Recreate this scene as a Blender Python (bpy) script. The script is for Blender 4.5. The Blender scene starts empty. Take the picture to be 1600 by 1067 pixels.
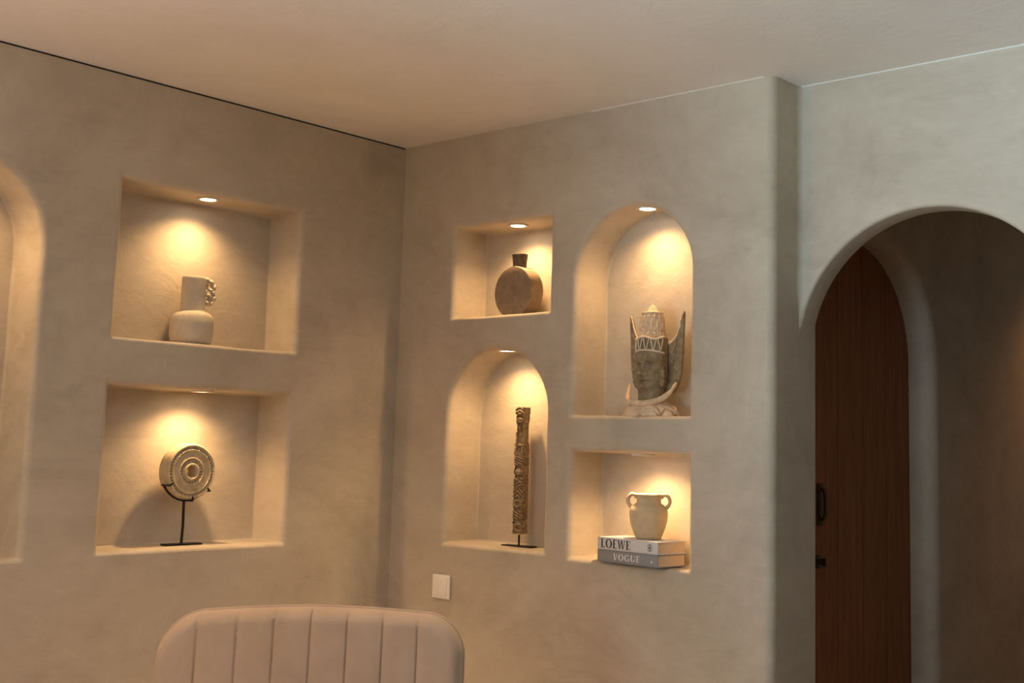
import bpy, bmesh, math, random
from mathutils import Vector, Matrix, noise
from mathutils.geometry import tessellate_polygon
random.seed(3)
PI = math.pi
sc = bpy.context.scene
COL = sc.collection

# ------------------------------------------------------------------ camera
cam_d = bpy.data.cameras.new('camera')
cam = bpy.data.objects.new('camera', cam_d)
COL.objects.link(cam)
sc.camera = cam
yaw, pitch, roll = 7.13137468e-01, 1.23330897e-01, 2.58461569e-02
fwd = Vector((math.cos(yaw)*math.cos(pitch), math.sin(yaw)*math.cos(pitch), math.sin(pitch)))
rt = fwd.cross(Vector((0, 0, 1))).normalized()
up = rt.cross(fwd)
r2 = rt*math.cos(roll) + up*math.sin(roll)
u2 = -rt*math.sin(roll) + up*math.cos(roll)
m = Matrix((r2, u2, -fwd)).transposed().to_4x4()
m.translation = Vector((-3.071, -3.416, 1.5))
cam.matrix_world = m
cam_d.sensor_width = 36
cam_d.lens = 1926.5/1600*36
cam_d.shift_x = (800-866.9)/1600
cam_d.shift_y = (457.72-533.5)/1600
cam_d.clip_start = .05

# ------------------------------------------------------------------ world, exposure, large lights
w = bpy.data.worlds.new('world'); sc.world = w; w.use_nodes = True
w.node_tree.nodes['Background'].inputs[0].default_value = (.55, .68, .8, 1)
w.node_tree.nodes['Background'].inputs[1].default_value = .3
sc.view_settings.view_transform = 'Standard'
sc.view_settings.look = 'None'
sc.view_settings.gamma = 1
sc.view_settings.exposure = .15
sc.view_settings.use_curve_mapping = False

def area(name, loc, direction, sx, sy, power, color, spread=180):
    l = bpy.data.lights.new(name, 'AREA'); l.shape = 'RECTANGLE'; l.size = sx; l.size_y = sy
    l.energy = power; l.color = color; l.spread = math.radians(spread)
    o = bpy.data.objects.new(name, l); COL.objects.link(o)
    o.location = loc
    o.rotation_euler = Vector(direction).to_track_quat('-Z', 'Z').to_euler()
    return o
DAY = area('window_daylight', (-4.18, -1.95, 1.45), (1, -.46, .28), 1.2, 1.8, 34, (.66, .90, 1.0), 80)
WARM = (1.0, .58, .245)
def lamp(name, kind, loc, energy, color, soft, size=None):
    l = bpy.data.lights.new(name, kind); l.energy = energy; l.color = color; l.shadow_soft_size = soft
    if size: l.spot_size = math.radians(size); l.spot_blend = 1
    o = bpy.data.objects.new(name, l); COL.objects.link(o); o.location = loc
    return o
# lights outside the view, some added to brighten walls and ceiling
lamp('unseen_downlight', 'SPOT', (-2.6, -1.3, 2.57), 70, (1, .66, .50), .06, 100)  # added to lift the ambient by bounce off the floor
lamp('unseen_downlight', 'SPOT', (-1.3, -1.1, 2.57), 28, (1, .58, .26), .06, 100)
lamp('warm_fill', 'POINT', (-2.9, -.7, 1.2), 16, (1, .69, .38), .15)  # added fill that warms the left wall and the room
lamp('ceiling_fill', 'SPOT', (-3.2, -1.5, 1.3), 95, (1, .86, .90), .12, 150).rotation_euler = (PI, 0, 0)  # added unseen source that brightens the ceiling
lamp('low_lamp', 'POINT', (-.45, -.55, .35), 2.6, (1, .66, .40), .1)
lamp('hall_downlight', 'SPOT', (2.35, -1.95, 2.57), 16, (1, .45, .15), .05, 110)
SPOT_POWER = 9.0

# ------------------------------------------------------------------ helpers
def mat(name, build):
    m = bpy.data.materials.new(name); m.use_nodes = True
    nt = m.node_tree; b = nt.nodes['Principled BSDF']
    build(nt, b); return m
def N(nt, t, **kw):
    n = nt.nodes.new(t)
    for k, v in kw.items(): setattr(n, k, v)
    return n
def ramp(nt, fac, stops):
    r = N(nt, 'ShaderNodeValToRGB'); e = r.color_ramp.elements
    e[0].position, e[0].color = stops[0][0], (*stops[0][1], 1)
    e[1].position, e[1].color = stops[-1][0], (*stops[-1][1], 1)
    for p, c in stops[1:-1]:
        x = e.new(p); x.color = (*c, 1)
    nt.links.new(fac, r.inputs[0]); return r
def noisetex(nt, scale, detail=5, rough=.6, stretch=None, dist=0):
    g = N(nt, 'ShaderNodeNewGeometry'); src = g.outputs['Position']
    if stretch:
        mp = N(nt, 'ShaderNodeMapping'); mp.inputs['Scale'].default_value = stretch
        nt.links.new(src, mp.inputs['Vector']); src = mp.outputs[0]
    n = N(nt, 'ShaderNodeTexNoise'); n.inputs['Scale'].default_value = scale
    n.inputs['Detail'].default_value = detail; n.inputs['Roughness'].default_value = rough
    n.inputs['Distortion'].default_value = dist
    nt.links.new(src, n.inputs['Vector']); return n
def bump(nt, b, height, strength, dist):
    bp = N(nt, 'ShaderNodeBump'); bp.inputs['Strength'].default_value = strength
    bp.inputs['Distance'].default_value = dist
    nt.links.new(height, bp.inputs['Height']); nt.links.new(bp.outputs[0], b.inputs['Normal'])
def mottled(name, c1, c2, scale=6, rough=.8, bs=.25, bd=.004, bscale=40, detail=6, c3=None, lo=.35, hi=.68, spec=.3):
    def f(nt, b):
        n = noisetex(nt, scale, detail, .65, dist=.6)
        st = [(lo, c1), (hi, c2)] if c3 is None else [(lo, c1), ((lo+hi)/2, c2), (hi, c3)]
        r = ramp(nt, n.outputs[0], st)
        nt.links.new(r.outputs[0], b.inputs['Base Color'])
        b.inputs['Roughness'].default_value = rough
        b.inputs['Specular IOR Level'].default_value = spec
        n2 = noisetex(nt, bscale, 6, .6)
        bump(nt, b, n2.outputs[0], bs, bd)
    return mat(name, f)
def plaster(name, ca, cb, cc, rough=.62):
    def f(nt, b):
        n = noisetex(nt, 1.6, 7, .68, dist=1.2)
        n2 = noisetex(nt, 5.5, 6, .7, (1, 1, 2.2), dist=1.6)
        mx = N(nt, 'ShaderNodeMath', operation='MULTIPLY_ADD')
        nt.links.new(n2.outputs[0], mx.inputs[0]); mx.inputs[1].default_value = .45
        nt.links.new(n.outputs[0], mx.inputs[2])
        r = ramp(nt, mx.outputs[0], [(.52, ca), (.72, cb), (.92, cc)])
        nt.links.new(r.outputs[0], b.inputs['Base Color'])
        b.inputs['Roughness'].default_value = rough
        b.inputs['Specular IOR Level'].default_value = .3
        n3 = noisetex(nt, 9, 8, .62, (1, 1, 1.6), dist=1.5)
        bump(nt, b, n3.outputs[0], .35, .006)
    return mat(name, f)
def plain(name, c, rough=.5, metal=0, emit=None, es=0):
    def f(nt, b):
        b.inputs['Base Color'].default_value = (*c, 1); b.inputs['Roughness'].default_value = rough
        b.inputs['Metallic'].default_value = metal
        if emit:
            b.inputs['Emission Color'].default_value = (*emit, 1); b.inputs['Emission Strength'].default_value = es
    return mat(name, f)

M_WALL = plaster('wall_plaster', (.445, .392, .322), (.535, .475, .395), (.605, .545, .46))
M_HALL = plaster('hall_brown_plaster', (.445, .392, .322), (.535, .475, .395), (.605, .545, .46))
M_CEIL = plaster('ceiling_plaster', (.82, .80, .77), (.86, .84, .81), (.89, .87, .84), .7)
M_SWITCH = plain('white_plastic', (.92, .89, .86), .35)
M_DARK = plain('gap_shade', (.02, .016, .012), .9)  # near-black: shade of the ceiling gap put into the colour
M_CAULK = plain('white_caulk', (.80, .80, .77), .6)
M_BLACK = plain('black_metal', (.018, .016, .018), .45, .6)
M_RING = plain('spot_trim', (.62, .55, .46), .45)
M_LENS = plain('spot_lens', (.9, .8, .6), .3, 0, (1, .84, .58), 20)
M_CERAMIC = mottled('matte_cream_ceramic', (.60, .53, .42), (.68, .61, .50), 25, .75, .15, .002, 90)
M_TERRA = mottled('sandy_earthenware', (.58, .465, .30), (.68, .555, .37), 30, .8, .3, .002, 110)
M_STONE = mottled('mottled_stone', (.24, .175, .115), (.31, .23, .155), 38, .8, .4, .003, 90, c3=(.36, .275, .19), lo=.3, hi=.7)
M_NECK = mottled('dark_stone', (.10, .07, .045), (.22, .165, .11), 60, .75, .4, .002, 120)
M_DISC = mottled('weathered_carved_stone', (.42, .33, .21), (.54, .44, .30), 30, .85, .3, .002, 140, c3=(.62, .52, .37), lo=.3, hi=.7)
M_TOTEM = mottled('carved_brown_wood', (.20, .135, .075), (.34, .25, .15), 80, .75, .3, .002, 160, c3=(.54, .42, .28), lo=.3, hi=.7)
M_HEAD = mottled('weathered_dark_carving', (.18, .135, .08), (.28, .215, .135), 55, .85, .3, .002, 120, c3=(.40, .315, .205), lo=.3, hi=.7)
M_CROWN = mottled('pale_worn_carving', (.58, .42, .27), (.72, .55, .38), 55, .8, .3, .002, 140, c3=(.82, .67, .49), lo=.3, hi=.7)
M_PALE = mottled('pale_worn_edge', (.62, .50, .36), (.82, .72, .57), 60, .8, .3, .002, 140)
M_PAPER = mottled('book_pages', (.72, .56, .42), (.80, .65, .50), 300, .9, .1, .001, 300)
M_WHITECOVER = plain('light_grey_cover', (.66, .67, .70), .45)
M_GREYCOVER = plain('mid_grey_cover', (.27, .28, .31), .45)
M_INK = plain('black_ink', (.02, .02, .022), .5)
M_WHITEINK = plain('white_ink', (.85, .84, .84), .5)
M_BRASS = plain('aged_bronze', (.10, .065, .035), .35, .8)
M_FLOOR = mottled('floor_boards', (.34, .25, .17), (.42, .32, .22), 3, .5)
M_LEG = mottled('dark_leg_wood', (.10, .06, .035), (.16, .10, .06), 12, .5)
def velvet(nt, b):
    n = noisetex(nt, 7, 5, .6, dist=.8)
    r = ramp(nt, n.outputs[0], [(.3, (.43, .335, .265)), (.7, (.52, .41, .33))])
    nt.links.new(r.outputs[0], b.inputs['Base Color'])
    b.inputs['Roughness'].default_value = .85
    b.inputs['Sheen Weight'].default_value = .45; b.inputs['Sheen Roughness'].default_value = .45
    b.inputs['Sheen Tint'].default_value = (1, .86, .72, 1)
    n2 = noisetex(nt, 160, 3, .6); bump(nt, b, n2.outputs[0], .12, .001)
M_VELVET = mat('pink_beige_velvet', velvet)
def doorwood(nt, b):
    n = noisetex(nt, 9, 8, .62, (9, 9, .45), dist=.5)
    r = ramp(nt, n.outputs[0], [(.3, (.19, .066, .022)), (.55, (.29, .105, .034)), (.75, (.38, .145, .05))])
    nt.links.new(r.outputs[0], b.inputs['Base Color']); b.inputs['Roughness'].default_value = .5
    bump(nt, b, n.outputs[0], .2, .002)
M_DOOR = mat('reddish_brown_door_wood', doorwood)

def link(name, bm, m, parent=None, smooth=40, mats=None):
    me = bpy.data.meshes.new(name); bm.to_mesh(me); bm.free()
    for x in (mats or [m]): me.materials.append(x)
    if smooth is not None:
        me.shade_smooth(); me.set_sharp_from_angle(angle=math.radians(smooth))
    o = bpy.data.objects.new(name, me); COL.objects.link(o)
    if parent: o.parent = parent
    return o
def thing(name, label, cat, loc=(0, 0, 0), rz=0, group=None):
    o = bpy.data.objects.new(name, None); COL.objects.link(o); o.empty_display_size = .05
    o.location = loc; o.rotation_euler = (0, 0, rz); o['label'] = label; o['category'] = cat
    if group: o['group'] = group
    return o
def struct(name, bm, m, smooth=40, label=None, parent=None):
    o = link(name, bm, m, parent, smooth)
    if not parent: o['kind'] = 'structure'
    if label: o['label'] = label
    return o
def box(bm, x0, x1, y0, y1, z0, z1, bev=0, seg=2, mi=0):
    vs = [bm.verts.new((x, y, z)) for x in (x0, x1) for y in (y0, y1) for z in (z0, z1)]
    idx = [(0, 1, 3, 2), (4, 6, 7, 5), (0, 4, 5, 1), (2, 3, 7, 6), (0, 2, 6, 4), (1, 5, 7, 3)]
    fs = [bm.faces.new([vs[i] for i in f]) for f in idx]
    for f in fs: f.material_index = mi
    if bev:
        es = list({e for f in fs for e in f.edges})
        bmesh.ops.bevel(bm, geom=es, offset=bev, segments=seg, profile=.5, affect='EDGES')
def loft(bm, rings, closed=True, cap0=False, cap1=False, mi=0):
    R = [[bm.verts.new(p) for p in r] for r in rings]
    n = len(R[0]); fs = []
    for a, b in zip(R, R[1:]):
        for i in range(n if closed else n-1):
            j = (i+1) % n
            f = bm.faces.new((a[i], a[j], b[j], b[i])); f.material_index = mi; fs.append(f)
    if cap0: bm.faces.new(R[0][::-1]).material_index = mi
    if cap1: bm.faces.new(R[-1]).material_index = mi
    return R
def lathe(bm, prof, n=64, cx=0, cy=0, cap0=True, cap1=False, fn=None):
    rings = []
    for r, z in prof:
        ring = []
        for i in range(n):
            a = 2*PI*i/n; rr = r + (fn(a, z, r) if fn else 0)
            ring.append((cx+rr*math.cos(a), cy+rr*math.sin(a), z))
        rings.append(ring)
    loft(bm, rings, True, cap0, cap1)
def tube(bm, pts, rad, n=10, caps=True):
    pts = [Vector(p) for p in pts]
    if not hasattr(rad, '__len__'): rad = [rad]*len(pts)
    rings = []; ref = None
    for i, p in enumerate(pts):
        t = (pts[min(i+1, len(pts)-1)] - pts[max(i-1, 0)]).normalized()
        if ref is None:
            ref = Vector((0, 0, 1)) if abs(t.z) < .9 else Vector((1, 0, 0))
        a = (ref - t*ref.dot(t)).normalized(); b = t.cross(a); ref = a
        rings.append([p + a*rad[i]*math.cos(2*PI*k/n) + b*rad[i]*math.sin(2*PI*k/n) for k in range(n)])
    loft(bm, rings, True, caps, caps)
def catmull(P, n=8):
    P = [Vector(p) for p in P]; out = []
    for i in range(len(P)-1):
        p0, p1, p2, p3 = P[max(i-1, 0)], P[i], P[i+1], P[min(i+2, len(P)-1)]
        for k in range(n):
            t = k/n
            out.append(.5*((2*p1)+(p2-p0)*t+(2*p0-5*p1+4*p2-p3)*t*t+(3*p1-p0-3*p2+p3)*t**3))
    out.append(P[-1]); return out
def prism(bm, poly, y0, y1, mi=0, T=lambda u, v, d: (u, d, v)):
    """extrude a 2D outline (u,v) between depths y0,y1"""
    a = [bm.verts.new(T(u, v, y0)) for u, v in poly]; b = [bm.verts.new(T(u, v, y1)) for u, v in poly]
    n = len(poly)
    for i in range(n):
        bm.faces.new((a[i], a[(i+1) % n], b[(i+1) % n], b[i])).material_index = mi
    tri = tessellate_polygon([[Vector((u, v, 0)) for u, v in poly]])
    for t in tri:
        for vs in (a, b):
            try: bm.faces.new([vs[k] for k in t]).material_index = mi
            except ValueError: pass
def sm(a, b, x):
    t = min(1, max(0, (x-a)/(b-a))); return t*t*(3-2*t)
def g(x, s): return math.exp(-(x/s)**2)

# ------------------------------------------------------------------ the room shell
LIP = .020; D = .165; H = 2.6
def o_rect(x0, x1, z0, z1):
    def f(off):
        rc = .005 + max(0, off)*.45; X0, X1, Z0, Z1 = x0-off, x1+off, z0-off*(.6 if off > 0 else 1), z1+off
        pts = []; n = 22
        C = [(X1-rc, Z0+rc, -90), (X1-rc, Z1-rc, 0), (X0+rc, Z1-rc, 90), (X0+rc, Z0+rc, 180)]
        for k, (cx, cz, a0) in enumerate(C):
            for i in range(7):
                a = math.radians(a0+15*i); pts.append((cx+rc*math.cos(a), cz+rc*math.sin(a)))
            nx, nz, na = C[(k+1) % 4]
            a = math.radians(na); q = (nx+rc*math.cos(a), nz+rc*math.sin(a)); p = pts[-1]
            for i in range(1, n): pts.append((p[0]+(q[0]-p[0])*i/n, p[1]+(q[1]-p[1])*i/n))
        return pts
    return f
def o_arch(x0, x1, z0, zs):
    c = (x0+x1)/2; R0 = (x1-x0)/2
    def f(off):
        rc = .005 + max(0, off)*.45; X0, X1, Z0 = x0-off, x1+off, z0-off*(.6 if off > 0 else 1); R = R0+off; pts = []
        def seg(p, q, n):
            for i in range(1, n): pts.append((p[0]+(q[0]-p[0])*i/n, p[1]+(q[1]-p[1])*i/n))
        for i in range(7):
            a = math.radians(-90+15*i); pts.append((X1-rc+rc*math.cos(a), Z0+rc+rc*math.sin(a)))
        seg(pts[-1], (X1, zs), 22)
        for i in range(61):
            a = PI*i/60; pts.append((c+R*math.cos(a), zs+R*math.sin(a)))
        seg(pts[-1], (X0, Z0+rc), 22)
        for i in range(7):
            a = math.radians(180+15*i); pts.append((X0+rc+rc*math.cos(a), Z0+rc+rc*math.sin(a)))
        seg(pts[-1], (X1-rc, Z0), 22)
        return pts
    return f
def rings_for(lip, depth, fil=.006):
    L = [(lip*(1-math.sin(math.radians(t))), lip*(1-math.cos(math.radians(t)))) for t in range(0, 91, 15)]
    n = 6
    for i in range(1, n+1): L.append((0, lip+(depth-fil-lip)*i/n))
    L += [(-fil*(1-math.cos(math.radians(t))), depth-fil+fil*math.sin(math.radians(t))) for t in (30, 60, 90)]
    return L
def wob(u, v, d, amp):
    if d <= 0: return 0, 0
    k = amp*min(1, d/.008)
    return (k*noise.noise(Vector((u*7, v*7, 3.1))), k*noise.noise(Vector((u*7, v*7, 9.7))))
def wall_struct(name, bm, nrm, m=None):
    # the plane faces are shaded flat, the rounded lips smooth
    bmesh.ops.remove_doubles(bm, verts=bm.verts, dist=.0002)
    nrm = Vector(nrm).normalized(); bm.normal_update()
    bm.faces.index_update()
    flat = [f.index for f in bm.faces if abs(f.normal.dot(nrm)) > .9999 and max(e.calc_length() for e in f.edges) > .045]
    o = struct(name, bm, m or M_WALL, 50)
    for i in flat: o.data.polygons[i].use_smooth = False
    return o
def wall_with_niches(name, T, outer, niches, extra=None, face_open=None):
    bm = bmesh.new()
    loops = [outer]
    for fn, depth in niches: loops.append(fn(LIP))
    flat = [p for l in loops for p in l]
    V = [bm.verts.new(T(u, v, 0)) for u, v in flat]
    for t in tessellate_polygon([[Vector((u, v, 0)) for u, v in l] for l in loops]):
        try: bm.faces.new([V[k] for k in t])
        except ValueError: pass
    for fn, depth in niches:
        rr = []
        for off, d in rings_for(LIP, depth):
            ring = []
            for u, v in fn(off):
                a, b = wob(u, v, d, .0035); ring.append(T(u+a, v+b, d))
            rr.append(ring)
        R = loft(bm, rr)
        loop = fn(-.006)
        for t in tessellate_polygon([[Vector((u, v, 0)) for u, v in loop]]):
            try: bm.faces.new([R[-1][k] for k in t])
            except ValueError: pass
    if extra: extra(bm)
    return wall_struct(name, bm, T(0, 0, 1))

r = LIP; q = LIP*.6
NL = [o_rect(-1.158+r, -.452-r, 1.782+q, 2.296-r), o_rect(-1.162+r, -.460-r, 1.143+q, 1.668-r), o_arch(-1.860+r, -1.364-r, 1.136+q, 2.045)]
ZL = 2.594
wall_with_niches('wall_left', lambda u, v, d: (u, d, v), [(-6, 0), (0, 0), (0, ZL), (-6, ZL)], [(f, D) for f in NL])
PY = -1.587   # pier side plane
PR = .028     # pier edge rounding
NR = [o_rect(-.752+r, -.260-r, 1.932+q, 2.285-r), o_arch(-.752+r, -.256-r, 1.143+q, 1.602),
      o_arch(-1.320+r, -.830-r, 1.587+q, 2.042), o_rect(-1.322+r, -.828-r, 1.135+q, 1.502-r)]
def pier_edge(bm):
    rows = []
    for k in range(41):
        z = 2.6*k/40
        ww = .003*noise.noise(Vector((0, 2, z*3)))
        row = []
        for i in range(9):
            a = math.radians(90*i/8)
            row.append((PR*(1-math.cos(a)) + (ww if 0 < i < 8 else 0), PY+PR-PR*math.sin(a), z))
        rows.append(row)
    loft(bm, rows, closed=False)
wall_with_niches('wall_right', lambda u, v, d: (d, u, v), [(PY+PR, 0), (0, 0), (0, H), (PY+PR, H)], [(f, D) for f in NR], pier_edge)

# pier side running on into the passage, with the arched door recess
def hall_wall():
    bm = bmesh.new()
    xl, xr, zs, hh = .25, 1.085, 1.82, .385
    c = (xl+xr)/2; hw = (xr-xl)/2
    def outl(off):
        P = [(xl-off*0, 0)]
        for i in range(61):
            a = PI - PI*i/60; P.append((max(xl, c+(hw+off)*math.cos(a)), zs+(hh+off)*math.sin(a)))
        P[1:1] = [(P[1][0], zs*k/12) for k in range(1, 12)]
        P[0] = (P[1][0], 0)
        P += [(xr+off, zs*(1-k/12)) for k in range(1, 13)]
        return P
    lip = .045
    o = outl(lip)
    pb = bmesh.new(); pb.faces.new([pb.verts.new(p) for p in ((PR, PY, 0), (xl, PY, 0), (xl, PY, H), (PR, PY, H))])
    struct('wall_pier', pb, M_WALL, None)
    outer = [o[0]] + o[1:] + [(3.2, 0), (3.2, H), (xl, H)]
    V = [bm.verts.new((u, PY, v)) for u, v in outer]
    for t in tessellate_polygon([[Vector((u, v, 0)) for u, v in outer]]):
        try: bm.faces.new([V[k] for k in t])
        except ValueError: pass
    dep = .10; rr = []
    for t in range(0, 91, 15):
        off = lip*(1-math.sin(math.radians(t))); d = lip*(1-math.cos(math.radians(t)))
        rr.append([(u, PY+d, v) for u, v in outl(off)])
    rr.append([(u, PY+dep, v) for u, v in outl(0)])
    loft(bm, rr, closed=False)
    wall_struct('wall_hall', bm, (0, 1, 0), M_HALL)
    # the door itself
    bm = bmesh.new()
    P = outl(.01)
    edges = [xl-.02+.173*k-.021 for k in range(0, 8)]
    # planks: columns clipped by the arch
    def top(x):
        k = (x-c)/(hw+.01)
        return zs+(hh+.01)*math.sqrt(max(0, 1-k*k))
    for k in range(7):
        a, b = edges[k]+.002, edges[k+1]-.002
        a, b = max(a, xl-.008), min(b, xr+.008)
        if b-a < .01: continue
        n = 14; poly = [(a, .004), (b, .004)] + [(b+(a-b)*i/n, top(b+(a-b)*i/n)) for i in range(n+1)]
        prism(bm, poly, PY+.088, PY+.125)
    prism(bm, [(xl, .004), (xr, .004)] + [(xr+(xl-xr)*i/40, top(xr+(xl-xr)*i/40)-.004) for i in range(41)], PY+.0925, PY+.12)
    d = struct('door_1', bm, M_DOOR, 30, 'arched dark reddish brown plank door behind the arch')
    yf = PY+.088
    bm = bmesh.new()
    box(bm, .418, .458, yf-.005, yf, 1.275, 1.405, .002)
    tube(bm, catmull([(.437, yf-.004, 1.388), (.437, yf-.018, 1.38), (.437, yf-.021, 1.34), (.437, yf-.018, 1.30), (.437, yf-.004, 1.292)], 6), .006)
    h = link('door_handle', bm, M_BRASS, d); h['label'] = 'dark bronze pull handle'
    bm = bmesh.new()
    box(bm, .405, .441, yf-.005, yf, 1.145, 1.185, .002)
    bmt = bmesh.new()
    tube(bm, [(.423, yf-.004, 1.165), (.423, yf-.02, 1.165)], .010, 16)
    box(bm, .419, .427, yf-.03, yf-.018, 1.152, 1.178, .002)
    bmt.free()
    h = link('door_lock', bm, M_BRASS, d); h['label'] = 'small dark bronze lock turn'
hall_wall()

# wall with the big archway, 10 cm thick
def arch_wall():
    bm = bmesh.new()
    yc, R, zs, xa, xb, lip = -1.985, .405, 1.782, .154, .250, .012
    def outl(off):
        P = [(yc+R+off, zs*k/12) for k in range(12)]
        P += [(yc+(R+off)*math.cos(PI*i/80), zs+(R+off)*math.sin(PI*i/80)) for i in range(81)]
        P += [(yc-R-off, zs*(1-k/12)) for k in range(1, 13)]
        return P
    o = outl(lip)
    outer = [(PY+.05, 0)] + o + [(-5.2, 0), (-5.2, H), (PY+.05, H)]
    for x in (xa, xb):
        V = [bm.verts.new((x, u, v)) for u, v in outer]
        for t in tessellate_polygon([[Vector((u, v, 0)) for u, v in outer]]):
            try: bm.faces.new([V[k] for k in t])
            except ValueError: pass
    rr = []
    for t in range(0, 91, 15):
        s, c_ = math.sin(math.radians(t)), math.cos(math.radians(t))
        rr.append([(xa+lip*(1-c_), u, v) for u, v in outl(lip*(1-s))])
    for t in range(90, -1, -15):
        s, c_ = math.sin(math.radians(t)), math.cos(math.radians(t))
        rr.append([(xb-lip*(1-c_), u, v) for u, v in outl(lip*(1-s))])
    loft(bm, rr, closed=False)
    # cove where the wall meets the pier
    cr = .018; rows = []
    for z in [1.85+.0375*k for k in range(21)]:
        c2 = .0005+(cr-.0005)*sm(1.85, 2.02, z)
        rows.append([(xa-c2+c2*math.sin(math.radians(a)), PY-c2+c2*math.cos(math.radians(a)), min(z, H)) for a in range(0, 91, 15)])
    loft(bm, rows, closed=False)
    wall_struct('wall_arch', bm, (1, 0, 0))
arch_wall()

def panel(name, pts, m, label=None):
    bm = bmesh.new(); bm.faces.new([bm.verts.new(p) for p in pts]); return struct(name, bm, m, None, label)
def slab(name, x0, x1, y0, y1, z0, z1, m):
    bm = bmesh.new(); box(bm, x0, x1, y0, y1, z0, z1); return struct(name, bm, m, None)
slab('ceiling', -4.9, 3.2, -5.3, .4, H, H+.1, M_CEIL)
slab('floor', -4.9, 3.2, -5.3, .4, -.1, 0, M_FLOOR)
slab('wall_front', -4.9, 3.2, -5.3, -5.2, 0, H, M_WALL)
slab('wall_hall_end', 3.2, 3.3, -5.2, -1.2, 0, H, M_HALL)
slab('wall_hall_side', .25, 3.2, -2.62, -2.50, 0, H, M_HALL)
bm = bmesh.new()   # wall behind the camera, with a deep window
wy0, wy1, wz0, wz1 = -2.58, -1.32, .52, 2.38
for a in ((-5.2, wy0, 0, H), (wy1, .02, 0, H), (wy0, wy1, 0, wz0), (wy0, wy1, wz1, H)):
    box(bm, -4.6, -4.2, a[0], a[1], a[2], a[3])
struct('wall_back', bm, M_WALL, None)
bm = bmesh.new()
for a in ((wy0, wy0+.05, wz0, wz1), (wy1-.05, wy1, wz0, wz1), (wy0, wy1, wz0, wz0+.05), (wy0, wy1, wz1-.05, wz1), (-1.975, -1.925, wz0, wz1)):
    box(bm, -4.57, -4.52, a[0], a[1], a[2], a[3], .004)
struct('window_1', bm, M_SWITCH, None)
# dark strip painted as the gap's shade over the left wall, pale caulk line over the others
bm = bmesh.new(); box(bm, -4.2, -.002, .0025, .02, ZL-.001, H-.0005); struct('gap_shade_strip', bm, M_DARK, None)
bm = bmesh.new()
tube(bm, [(-.0005, -.9, H-.001), (-.0005, -1.2, H-.001), (-.0005, PY+.03, H-.001)], .0022, 8)
tube(bm, [(.1535, PY-.006, H-.001), (.1535, -2.2, H-.001), (.1535, -5.1, H-.001)], .0032, 8)
struct('trim_2', bm, M_CAULK)

# ------------------------------------------------------------------ niche spotlights
def spotlight(x, y, z, label, k=1.0):
    t = thing('recessed_spotlight', label, 'spotlight', (x, y, z), 0, 'warm recessed spotlights in the wall niches')
    bm = bmesh.new()
    prof = [(.0255, -.001), (.0262, -.0045), (.030, -.0058), (.0355, -.0045), (.037, .0), (.037, .006)]
    lathe(bm, prof, 40, cap0=False)
    link('trim_ring', bm, M_RING, t)
    bm = bmesh.new(); lathe(bm, [(.0258, .001), (.0250, -.0015), (.012, -.0028), (.002, -.003)], 32, cap0=False, cap1=True)
    link('lens', bm, M_LENS, t)
    l = bpy.data.lights.new('spot_beam', 'SPOT'); l.energy = SPOT_POWER*k; l.color = WARM
    l.spot_size = math.radians(142); l.spot_blend = 1.0; l.shadow_soft_size = .012
    o = bpy.data.objects.new('spot_beam', l); COL.objects.link(o); o.parent = t; o.location = (0, 0, -.012)
spotlight(-.808, .056, 2.276, 'round warm spotlight in the soffit of the niche with the cream vase')
spotlight(-.790, .052, 1.648, 'round warm spotlight in the soffit above the carved stone disc')
spotlight(-1.621, .055, 2.266, 'round warm spotlight in the arched niche cut by the left frame edge')
spotlight(.062, -.528, 2.265, 'round warm spotlight in the soffit above the round stone flask')
spotlight(.054, -.500, 1.826, 'round warm spotlight in the crown of the arched niche with the carved totem')
spotlight(.062, -1.090, 2.265, 'round warm spotlight in the crown of the arched niche with the crowned head')
spotlight(.046, -1.100, 1.482, 'round warm spotlight in the soffit above the jar and the books')

# ------------------------------------------------------------------ cream vase with lacy handle
def cream_vase():
    t = thing('vase', 'cream squat-bodied vase with tall cylinder neck and lacy side handle in the upper niche', 'vase', (-.818, .092, 1.7945))
    bm = bmesh.new()
    prof = [(.052, 0), (.060, .002), (.0665, .012), (.0700, .035), (.0702, .066), (.0675, .088), (.0605, .100), (.049, .107), (.0405, .1095),
            (.0388, .114), (.0388, .16), (.0388, .214), (.0380, .222), (.0368, .2235), (.0352, .222), (.035, .20), (.035, .12)]
    lathe(bm, prof, 72); link('body', bm, M_CERAMIC, t, 60)
    bm = bmesh.new()
    out = catmull([(.034, 0, .217), (.048, 0, .219), (.064, 0, .212), (.074, 0, .197), (.070, 0, .181), (.076, 0, .166), (.071, 0, .148), (.060, 0, .140), (.036, 0, .146)], 8)
    tube(bm, [Vector((p.x, .004*math.sin(i*.7), p.z)) for i, p in enumerate(out)], [.0072+.0006*math.sin(i*.35) for i in range(len(out))], 12)
    a = catmull([(.036, .004, .212), (.047, -.005, .205), (.050, .004, .193), (.042, -.004, .180), (.050, .004, .170), (.062, -.004, .162), (.052, .005, .152), (.036, 0, .158)], 7)
    tube(bm, a, [.0052+.0004*math.sin(i*.4) for i in range(len(a))], 10)
    b = catmull([(.036, -.004, .190), (.050, .006, .186), (.062, -.005, .186), (.070, .004, .176), (.056, -.005, .168), (.036, 0, .172)], 7)
    tube(bm, b, [.0050+.0004*math.cos(i*.4) for i in range(len(b))], 10)
    link('handle', bm, M_CERAMIC, t, 60)
cream_vase()

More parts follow.
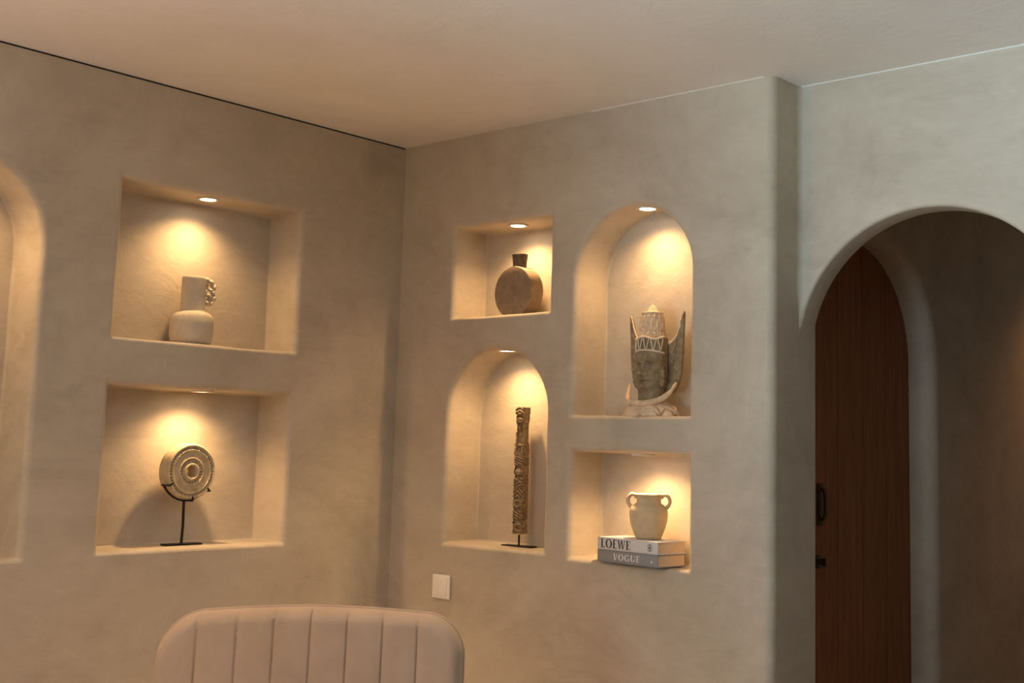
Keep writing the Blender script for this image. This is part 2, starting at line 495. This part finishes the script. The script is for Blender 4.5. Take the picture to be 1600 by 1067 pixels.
# ------------------------------------------------------------------ carved disc on stand
def carved_disc():
    t = thing('carved_disc', 'round carved stone disc with centre hole on a black rod stand', 'sculpture', (-.803, .088, 1.1555))
    zc = .233; R = .0885; TH = .026; hole = .0170
    def hgt(rr, a):
        h = 0
        h += .0030*g(rr-.0690, .0022) + .0026*g(rr-.0830, .0030)
        dots = .5+.5*math.cos(48*a); h -= .0080*g(rr-.0745, .0034)*dots
        h += .0030*g(rr-.0430, .0028)
        dots = .5+.5*math.cos(22*a); h -= .0085*g(rr-.0350, .0038)*dots
        h += .0040*g(rr-.0235, .0036)
        h += .0010*math.cos(rr*900)*g(rr-.056, .008)
        h -= .0010*g(rr-.056, .009)
        h += .0009*noise.noise(Vector((rr*math.cos(a)*70, rr*math.sin(a)*70, 2)))
        h += .0006*noise.noise(Vector((rr*math.cos(a)*160, rr*math.sin(a)*160, 7)))
        return h
    bm = bmesh.new(); n = 480; rings = []
    def ring(rr, y, h=False):
        out = []
        for i in range(n):
            a = 2*PI*i/n
            e = 1+.006*noise.noise(Vector((math.cos(a)*2, math.sin(a)*2, 0)))
            out.append((rr*e*math.cos(a), y-(hgt(rr, a) if h else 0), zc+rr*e*math.sin(a)))
        return out
    rings.append(ring(hole, TH)); rings.append(ring(hole, -TH+.006)); rings.append(ring(hole+.002, -TH))
    k = 84
    for i in range(1, k+1):
        rr = hole+.002+(R-.004-hole-.002)*i/k; rings.append(ring(rr, -TH, True))
    rings.append(ring(R-.001, -TH+.002)); rings.append(ring(R, -TH+.006))
    for y in (-.012, 0, .012): rings.append(ring(R+.0008, y))
    rings.append(ring(R, TH-.004)); rings.append(ring(R-.004, TH)); rings.append(ring(hole, TH))
    loft(bm, rings); bmesh.ops.remove_doubles(bm, verts=bm.verts, dist=.00001)
    link('disc', bm, M_DISC, t, 60)
    bm = bmesh.new(); box(bm, -.068, .058, -.022, .022, 0, .006, .0015); s = link('stand_base', bm, M_BLACK, t)
    bm = bmesh.new(); tube(bm, [(-.006, 0, .004), (-.004, 0, .06), (-.006, 0, zc-R-.002)], .0045, 12); link('stand_rod', bm, M_BLACK, t)
    bm = bmesh.new()
    arc = [((R+.004)*math.sin(math.radians(a)), 0, zc-(R+.004)*math.cos(math.radians(a))) for a in range(-62, 50, 4)]
    tube(bm, arc, .0032, 8)
    for a in (-62, 4, 48):
        q = math.radians(a); x, z = (R+.004)*math.sin(q), zc-(R+.004)*math.cos(q)
        x2, z2 = (R-.010)*math.sin(q), zc-(R-.010)*math.cos(q)
        tube(bm, [(x, .012, z), (x, -TH-.005, z), (x2, -TH-.006, z2)], .0026, 8)
    link('cradle', bm, M_BLACK, t)
carved_disc()

# ------------------------------------------------------------------ stone flask
def flask():
    t = thing('flask', 'brown mottled round flask with flat faces and short neck in the small square niche', 'flask', (.080, -.525, 1.9445), -PI/2-.05)
    R, TH, zc = .0905, .032, .0905
    cut = .0825
    bm = bmesh.new(); n = 96
    def ring(rr, y):
        out = []
        for i in range(n):
            a = 2*PI*i/n; x = rr*math.cos(a); z = rr*math.sin(a)
            z = max(z, -cut*(rr/R) if rr > R*.9 else z)
            z = max(z, -cut)
            out.append((x, y, zc+z))
        return out
    rr = [ring(.002, -TH-.0005), ring(.05, -TH-.0006), ring(R-.004, -TH), ring(R-.0008, -TH+.0012), ring(R, -TH+.004), ring(R+.001, 0), ring(R, TH-.004), ring(R-.004, TH), ring(.002, TH)]
    loft(bm, rr, True, True, True)
    for v in bm.verts: v.co.z -= (zc-cut)
    link('body', bm, M_STONE, t, 35)
    bm = bmesh.new(); z0 = R+cut-.004
    lathe(bm, [(.0255, z0-.006), (.0240, z0+.003), (.0244, z0+.018), (.0262, z0+.034), (.0280, z0+.0465), (.0272, z0+.049), (.0230, z0+.0485), (.020, z0+.042), (.019, z0+.01)], 48)
    link('neck', bm, M_NECK, t, 50)
flask()

# ------------------------------------------------------------------ carved totem
def totem():
    t = thing('totem', 'tall narrow carved wooden totem on a thin rod and black plate in the arched niche', 'sculpture', (.108, -.533, 1.1555), -PI/2+.10)
    z0, z1 = .043, .474; Ht = z1-z0; W = .0205; Dp = .018
    def prof(s):   # s 0 bottom..1 top -> half width scale, front setback
        k = 1.0
        k -= .10*sum(g(s-c, .006) for c in (.935, .685, .615, .53, .455, .355, .28, .19, .11, .045))
        if .70 < s < .93: k -= .16*sm(.70, .72, s)*(1-sm(.85, .93, s))
        return k
    sq = lambda x: .5+.5*max(-1, min(1, 2.6*math.sin(x)))
    def carve(u, s):  # u -1..1 across the face, s 0 bottom..1 top; depth removed
        a = abs(u)
        if s > .945: return .006*sq(s*230+5.5*a)
        if s > .925: return .009
        if s > .80:      # small head with a pointed V below it
            q = (s-.895)/.028
            head = max(0, 1-u*u/.75-q*q)
            v = g(a-(s-.815)/.075*.78, .16)*(1 if s < .89 else 0)
            return .011-.011*max(min(1, head*2.2), v)
        if s > .70: return .0105*(1-g(a-.97, .13))
        if s > .645: return .0075*sq(a*9+s*8) if s < .69 else 0
        if s > .600: return .001+.0015*math.cos(u*9)
        if s > .540: return .0075*sq(u*5+s*300)
        if s > .525: return .009
        if s > .445:
            q = (s-.487)/.038; return .011-.012*math.sqrt(max(0, 1-min(1, u*u*1.0+q*q)))
        if s > .375: return .0075*sq((u*4.5 if s > .41 else -u*4.5)+s*280)
        if s > .36: return .008
        if s > .285: return .0070*sq(9*a+s*200)
        if s > .20: return .0070*sq(math.hypot(u, (s-.24)/.03)*6)
        if s > .185: return .009
        if s > .110: return .0070*sq(u*5+s*260)
        if s > .095: return .008
        return .0070*sq(math.hypot(u-.3, (s-.05)/.035)*6)
    bm = bmesh.new(); rows = []; NV = 420; NU = 30
    for j in range(NV+1):
        s = j/NV; z = z0+Ht*s; k = prof(s); row = []
        nz = lambda x, y: .0005*noise.noise(Vector((x*220, y*220, z*220)))
        for i in range(NU):     # front, left->right
            u = -1+2*i/NU; e = 1-.14*abs(u)**6
            row.append((u*W*k, -Dp*k*e+1.2*carve(u, s)+nz(u, 0), z))
        for i in range(10):     # right side
            u = -1+2*i/10; row.append((W*k-carve(u, s)*.45+nz(u, 1), u*Dp*k, z))
        for i in range(6):
            u = 1-2*i/6; row.append((u*W*k, Dp*k, z))
        for i in range(10):
            u = 1-2*i/10; row.append((-W*k+carve(u, s)*.45+nz(u, 2), u*Dp*k, z))
        rows.append(row)
    loft(bm, rows, True, True, True)
    link('carved_post', bm, M_TOTEM, t, 60)
    bm = bmesh.new(); tube(bm, [(0, 0, .004), (0, 0, .02), (0, 0, .04)], .0034, 12); link('stand_rod', bm, M_BLACK, t)
    bm = bmesh.new(); box(bm, -.062, .062, -.020, .020, 0, .0045, .001); link('stand_base', bm, M_BLACK, t)
totem()

# ------------------------------------------------------------------ crowned head sculpture
def crowned_head():
    t = thing('crowned_head_sculpture', 'weathered carved head with tall crown, pointed wings and petal base in arched niche', 'sculpture', (.078, -1.105, 1.5995), -PI/2-.03)
    # head and neck, front faces local -y
    bm = bmesh.new(); rows = []; NV, NU = 130, 120
    for j in range(NV+1):
        z = .028+.218*j/NV
        ax = .036+.016*sm(.07, .115, z)-.002*sm(.18, .24, z)      # half width
        ay = .032+.012*sm(.065, .10, z)
        ax = max(ax, .043-.10*max(0, z-.07)) if z < .1 else ax
        row = []
        for i in range(NU):
            a = 2*PI*i/NU
            c_, s_ = math.cos(a), math.sin(a)
            p = 2.5; q = (abs(c_)**p+abs(s_)**p)**(-1/p)
            x = ax*c_*q; y = ay*s_*q
            if y < 0:
                f = 0; fz = z
                f += .008*g(x, .0060)*g(fz-.142, .018)
                f += .007*g(x, .010)*g(fz-.129, .006)                                     # nose tip
                for sx in (-1, 1):
                    f -= .0065*g(x-sx*.020, .012)*g(fz-.157, .010)                         # sockets
                    f += .0060*g(x-sx*.020, .008)*g(fz-.156, .0042)                        # eye
                    f += .0040*g(x-sx*.020, .016)*g(fz-.172+.25*abs(x-sx*.02), .004)       # brow
                    f += .0050*g(x-sx*.024, .013)*g(fz-.128, .014)                         # cheek
                f += .0065*g(x, .013)*g(fz-.113, .0030) + .0060*g(x, .011)*g(fz-.1055, .0032)
                f -= .0035*g(x, .016)*g(fz-.1092, .0016)
                f += .0075*g(x, .013)*g(fz-.092, .008)                                     # chin
                y -= 2.3*f
            nz = .0010*noise.noise(Vector((x*60, y*60, z*60))) + .0005*noise.noise(Vector((x*180, y*180, z*180)))
            row.append((x*(1+nz*8), y*(1+nz*8), z))
        rows.append(row)
    loft(bm, rows, True, True, True)
    link('head', bm, M_HEAD, t, 70)
    # side wings: thick carved leaf plates
    def wing(sx):
        out = [(.034, .078), (.060, .076), (.082, .094), (.095, .130), (.101, .170), (.104, .215), (.106, .265), (.108, .325),
               (.102, .320), (.094, .288), (.082, .258), (.066, .240), (.048, .230), (.034, .226)]
        c = catmull([(x, 0, z) for x, z in out], 5)
        bm = bmesh.new(); n = len(c)
        cen = Vector((.064, 0, .155)); rows = []
        for side in (-1, 1):
            for k in range(0, 9):
                f = k/8 if side == -1 else 1-k/8
                ring = []
                for p in c:
                    q = cen+(p-cen)*max(f, .02)
                    th = .008*(1-.45*f**6)
                    rel = 0
                    if side == -1:
                        rel = .0032*math.sin(f*17+2.2*math.atan2(q.z-.13, q.x-.03)*2)*(1-f**4)+.002*noise.noise(q*90)
                    ring.append((sx*q.x, .030+side*th-rel-.08*(q.x-.05), q.z+.0015*noise.noise(q*60)))
                rows.append(ring)
        loft(bm, rows, True, True, True)
        o = link('wing', bm, M_HEAD, t, 60)
        bm = bmesh.new()   # pale worn edge along the inner upper rim
        e = catmull([(sx*x, .030-.08*(x-.05)-.004, z) for x, z in out[7:]], 6)
        tube(bm, e, [.0022+.0028*sm(0, 1, i/len(e)) for i in range(len(e))], 8)
        link('worn_rim', bm, M_PALE, o, 60)
    wing(1); wing(-1)
    # crown drum with tip
    bm = bmesh.new(); prof = []
    for j in range(91):
        s = j/90; z = .236+.092*s
        rr = .0445-.010*s**1.3
        prof.append((rr, z))
    prof += [(.030, .330), (.018, .332), (.017, .334), (.0165, .337), (.012, .344), (.006, .350), (.0015, .354)]
    def rel(a, z, r_):
        if z > .329 or z < .238: return 0
        s = (z-.236)/.092; u = a*8/PI
        return .0030*abs(math.sin(u*2.5+s*6)*math.sin(u*2.5-s*6))**.5+.0015*math.sin(u*10)+.0016*noise.noise(Vector((u*3, s*14, 1)))-.004*g(s-.33, .035)-.0035*g(s-.92, .03)
    lathe(bm, prof, 144, cap0=True, cap1=True, fn=rel)
    for v in bm.verts: v.co.y *= .82
    link('crown', bm, M_CROWN, t, 70)
    # tiara: arched strips over the brow
    bm = bmesh.new()
    def on(a, z, o=.0):
        return Vector(((.052+o)*math.sin(a), -(.047+o)*math.cos(a), z))
    top = [on(-1.45+2.9*i/40, .244+.004*math.cos(i*.31), .001) for i in range(41)]
    bot = [on(-1.45+2.9*i/40, .196+.010*math.cos((i-20)/40*3.0), .001) for i in range(41)]
    tube(bm, top, .0034, 8); tube(bm, bot, .0032, 8)
    for k in range(6):
        a = -1.15+2.3*k/5
        tube(bm, catmull([on(a-.19, .244), on(a-.12, .228, .002), on(a, .205, .001), on(a+.12, .228, .002), on(a+.19, .244)], 4), .0023, 6)
    link('tiara', bm, M_PALE, t, 60)
    # ear ornaments: one ribbed drop on each side
    for sx in (-1, 1):
        bm = bmesh.new(); rows = []
        for i in range(41):
            z = .092+.062*i/40
            r_ = .0125*math.sin(PI*(i+.8)/41.6)**.5*(.86+.14*math.cos(i*.62))
            rows.append([(sx*.052+r_*math.cos(2*PI*k/18), -.014+r_*.8*math.sin(2*PI*k/18), z) for k in range(18)])
        loft(bm, rows, True, True, True)
        link('ear_ornament', bm, M_HEAD, t, 60)
    # lotus petal base
    bm = bmesh.new(); rows = []; n = 240
    for j in range(41):
        s = j/40; z = .052*s
        row = []
        for i in range(n):
            a = 2*PI*i/n
            pet = abs(math.sin(a*4))         # eight petals
            rr = .088+.014*pet**.6*(1-s)-.040*s**2.2
            edge = .62*pet**.55
            rr += .007*g(s-edge*.95, .08) - .008*g(s-edge*.95+.20, .06) + .003*g(s-edge*.6, .06)
            rr += .0022*noise.noise(Vector((math.cos(a)*9, math.sin(a)*9, s*6)))
            row.append((rr*math.cos(a), rr*.62*math.sin(a), z))
        rows.append(row)
    loft(bm, rows, True, True, True)
    link('petal_base', bm, M_CROWN, t, 70)
    # crescent collar with upturned points
    bm = bmesh.new()
    P = [(-.092, .006, .104), (-.088, -.004, .082), (-.080, -.018, .060), (-.055, -.036, .046), (-.02, -.046, .040), (.02, -.046, .040), (.052, -.036, .048), (.074, -.018, .064), (.086, -.004, .084), (.093, .006, .106)]
    c = catmull(P, 7); n = len(c)
    tube(bm, c, [.0022+.0085*math.sin(PI*i/(n-1))**.7 + .0015*noise.noise(c[i]*70) for i in range(n)], 12)
    link('collar', bm, M_CROWN, t, 60)
crowned_head()

# ------------------------------------------------------------------ books
def stroke_letter(ch):
    """thick/thin capital letters as polygons in a unit-high box; returns (polys, width)"""
    def rect(x0, x1, y0, y1): return [(x0, y0), (x1, y0), (x1, y1), (x0, y1)]
    def para(x0, x1, w0, w1): return [(x0, 0), (x0+w0, 0), (x1+w1, 1), (x1, 1)]
    T, t = .16, .06
    def ringp(cx, cy, rx, ry, wx, wy, a0=0, a1=360, n=36):
        polys = []
        for i in range(n):
            p, q = math.radians(a0+(a1-a0)*i/n), math.radians(a0+(a1-a0)*(i+1)/n)
            polys.append([(cx+rx*math.cos(p), cy+ry*math.sin(p)), (cx+rx*math.cos(q), cy+ry*math.sin(q)),
                          (cx+(rx-wx)*math.cos(q), cy+(ry-wy)*math.sin(q)), (cx+(rx-wx)*math.cos(p), cy+(ry-wy)*math.sin(p))])
        return polys
    if ch == 'L': return [rect(.06, .06+T, 0, 1), rect(0, .28, .96, 1), rect(0, .52, 0, t), rect(.46, .52, 0, .2)], .60
    if ch == 'E': return [rect(.06, .06+T, 0, 1), rect(0, .5, 0, t), rect(0, .5, 1-t, 1), rect(.1, .42, .49, .49+t), rect(.45, .5, 0, .18), rect(.45, .5, .82, 1)], .60
    if ch == 'O': return ringp(.42, .5, .42, .52, T+.02, t), .92
    if ch == 'G': return ringp(.42, .5, .42, .52, T+.02, t, 40, 330) + [rect(.62, .62+T, .02, .42), rect(.52, .86, .40, .45)], .94
    if ch == 'U': return [rect(.05, .05+T, .3, 1), rect(.62, .62+t, .3, 1), rect(0, .28, .96, 1), rect(.52, .76, .96, 1)] + ringp(.365, .32, .315, .33, T, t, 180, 360, 20), .86
    if ch == 'V': return [[(.30, 0), (.40, 0), (.24, 1), (.06, 1)], [(.34, 0), (.40, 0), (.70, 1), (.64, 1)], rect(0, .32, .96, 1), rect(.56, .78, .96, 1)], .80
    if ch == 'W': return [[(.24, 0), (.33, 0), (.20, 1), (.04, 1)], [(.28, 0), (.33, 0), (.55, 1), (.49, 1)], [(.66, 0), (.75, 0), (.60, 1), (.45, 1)],
                          [(.70, 0), (.75, 0), (.98, 1), (.92, 1)], rect(-.02, .26, .96, 1), rect(.84, 1.06, .96, 1)], 1.10
def lettering(name, text, x, z, h, y, m, parent, sx=1.0, gap=.12):
    bm = bmesh.new(); cx = x
    for ch in text:
        polys, wd = stroke_letter(ch)
        for p in polys: prism(bm, [(cx+a*h*sx, z+b*h) for a, b in p], y-.0006, y+.0003)
        cx += (wd+gap)*h*sx
    return link(name, bm, m, parent, None)
def book(z, h, L, Wd, cover, label, dx=0):
    # local: spine faces -y, from x=0 (left) to x=L (right); origin at spine's right lower corner
    ang = -PI/2-.110
    t = thing('book', label, 'book', (-.040, -1.224, z), ang, 'stacked books in the lower right niche')
    bm = bmesh.new()
    box(bm, -L, 0, .0, Wd, 0, .003, .0006); box(bm, -L, 0, .0, Wd, h-.003, h, .0006); box(bm, -L, 0, 0, .003, .0006, h-.0006, .0006)
    link('cover', bm, cover, t, 30)
    bm = bmesh.new(); box(bm, -L+.003, -.003, .003, Wd-.004, .003, h-.003); link('pages', bm, M_PAPER, t, None)
    return t
hA, hB = .0375, .0375
L_, W_ = .252, .128
b1 = book(1.1478, hA, L_, W_, M_GREYCOVER, 'grey book lying at the bottom of the stack, white VOGUE on its spine')
lettering('spine_lettering', 'VOGUE', -.184, .0095, .0190, 0, M_WHITEINK, b1, 1.34, .08)
bm = bmesh.new(); tube(bm, [(-.023, -.0006, .017), (-.023, .0005, .017)], .003, 12)
tube(bm, [(-.023, -.0006, .013), (-.023, .0005, .013)], .0018, 12); link('publisher_mark', bm, M_WHITEINK, b1, None)
b2 = book(1.1478+hA+.0004, hB, L_, W_, M_WHITECOVER, 'light grey book on top of the stack, black LOEWE on its spine')
lettering('spine_lettering', 'LOEWE', -.237, .0062, .0265, 0, M_INK, b2, 1.20, .04)
bm = bmesh.new()
def sp_ring(cx, cz, r_, wd, a0=0, a1=360):
    n = 24
    for i in range(n):
        p, q = math.radians(a0+(a1-a0)*i/n), math.radians(a0+(a1-a0)*(i+1)/n)
        prism(bm, [(cx+r_*math.cos(p), cz+r_*math.sin(p)), (cx+r_*math.cos(q), cz+r_*math.sin(q)), (cx+(r_-wd)*math.cos(q), cz+(r_-wd)*math.sin(q)), (cx+(r_-wd)*math.cos(p), cz+(r_-wd)*math.sin(p))], -.0006, .0003)
EX, EZ = -.032, .0188
for (ax, az) in ((-.0038, .0045), (.0038, .0045), (-.0038, -.0045), (.0038, -.0045)): sp_ring(EX+ax, EZ+az, .0046, .0011)
sp_ring(EX, EZ, .0105, .0008, 30, 150); sp_ring(EX, EZ, .0105, .0008, 210, 330)
prism(bm, [(EX-.0006, EZ-.009), (EX+.0006, EZ-.009), (EX+.0006, EZ+.009), (EX-.0006, EZ+.009)], -.0006, .0003)
link('emblem', bm, M_INK, b2, None)

# ------------------------------------------------------------------ two-handled jar
def jar():
    t = thing('jar', 'small sandy two-handled clay jar standing on the stacked books', 'jar', (.052, -1.121, 1.1478+hA+hB+.0008), -PI/2)
    t.scale = (.94, .94, .99)
    bm = bmesh.new()
    prof = [(.037, 0), (.0415, .002), (.0465, .012), (.0555, .034), (.0618, .058), (.0635, .076), (.0620, .088), (.0560, .099), (.0465, .1065), (.0405, .110),
            (.040, .124), (.0415, .130), (.046, .1335), (.0475, .136), (.046, .1385), (.042, .1385), (.0385, .136), (.0375, .128), (.038, .115)]
    lathe(bm, prof, 72, fn=lambda a, z, r_: .0006*noise.noise(Vector((math.cos(a)*3, math.sin(a)*3, z*60))))
    link('body', bm, M_TERRA, t, 60)
    for sx, ang in ((1, math.radians(30)), (-1, math.radians(30))):
        bm = bmesh.new()
        P = catmull([(.040, 0, .126), (.049, 0, .135), (.060, 0, .134), (.069, 0, .121), (.067, 0, .106), (.056, 0, .094)], 7)
        R_ = Matrix.Rotation(ang, 3, 'Z')
        P = [R_ @ Vector((sx*p.x, 0, p.z)) for p in P]
        tube(bm, P, [.0068-.001*math.sin(PI*i/len(P)) for i in range(len(P))], 12)
        link('handle', bm, M_TERRA, t, 60)
jar()

# ------------------------------------------------------------------ light switch
def switch():
    t = thing('light_switch', 'square white light switch on the plaster wall below the arched totem niche', 'light switch', (0, -.279, 1.006), -PI/2)
    bm = bmesh.new(); box(bm, -.0425, .0425, -.010, .0, -.0405, .0405, .0035, 3); link('cover_plate', bm, M_SWITCH, t, 40)
    bm = bmesh.new(); box(bm, -.030, .030, -.0125, -.008, -.0305, .0305, .0012, 2); link('rocker', bm, M_SWITCH, t, 40)
switch()

# ------------------------------------------------------------------ velvet chair
def chair():
    t = thing('armchair', 'beige pink velvet chair with vertically channelled rounded back', 'chair', (-.975, -.805, 0), math.radians(-49.5))
    Wd, z0, z1, TH, rim = .785, .40, 1.070, .10, .034
    RL, RRt = .115, .095
    def hw(v, R):
        k = v-(z1-R)
        return Wd/2 if k < 0 else Wd/2-R+math.sqrt(max(0, R*R-k*k))
    def sdist(x, v):
        R = RL if x < 0 else RRt; ax = abs(x)
        dx, dz = ax-(Wd/2-R), v-(z1-R)
        if dx > 0 and dz > 0: return R-math.hypot(dx, dz)
        return min(Wd/2-ax, z1-v)
    seams = [-.288, -.188, -.094, .0, .094, .186, .276]
    xs = sorted(set([round(-1+2*i/150, 5) for i in range(151)] + [round(s*(1-k), 5) for s in (-1, 1) for k in (.001, .003, .006, .01, .016, .024, .034, .05)] +
        [round((q+e)/(Wd/2), 5) for q in seams for e in (-.016, -.010, -.006, -.0035, -.0018, 0, .0018, .0035, .006, .010, .016)]))
    vs = [z0+(z1-z0-.10)*i/30 for i in range(30)] + [z1-.10+.10*math.sin(PI/2*i/26) for i in range(27)]
    def pt(s, v, front):
        R = RL if s < 0 else RRt
        x = s*hw(v, R); sd = max(0, sdist(x, v))
        rr = 0 if sd >= rim else rim-math.sqrt(max(0, rim*rim-(rim-sd)**2))
        half = TH/2-rr*(TH/2/rim)
        if front:
            for q in seams:
                half -= .0060*g(x-q, .0022)*min(1, sd/.006)+.0028*g(x-q, .014)*min(1, sd/.012)
        y = (-half if front else half)
        y += -.16*(x*x) + .16*(z1-v)*0.0 - .14*(z1-v)*1.0*0.6     # wraps and leans
        z = v - .105*(x*x) - .03*max(0, -x)*sm(z1-.3, z1, v)
        return (x, y, z)
    bm = bmesh.new()
    for front in (True, False):
        loft(bm, [[pt(s, v, front) for s in xs] for v in vs], closed=False)
    bmesh.ops.remove_doubles(bm, verts=bm.verts, dist=.0004)
    link('backrest', bm, M_VELVET, t, 80)
    # piping round the outer edge
    bm = bmesh.new()
    edge = [pt(-1, v, True) for v in vs] + [pt(s, z1, True) for s in xs[1:-1]] + [pt(1, v, True) for v in vs[::-1]]
    pts = []
    for p in edge:
        if not pts or (Vector(p)-pts[-1]).length > .006: pts.append(Vector(p))
    tube(bm, pts, .0045, 8); link('piping', bm, M_VELVET, t, 80)
    bm = bmesh.new(); box(bm, -.36, .36, -.72, -.14, .30, .46, .05, 4); link('seat', bm, M_VELVET, t, 80)
    for x in (-.31, .31):
        for y in (-.62, -.12):
            bm = bmesh.new(); tube(bm, [(x, y, .31), (x*1.03, y, .15), (x*1.06, y, 0)], [.024, .019, .013], 14); link('leg', bm, M_LEG, t, 60)
chair()
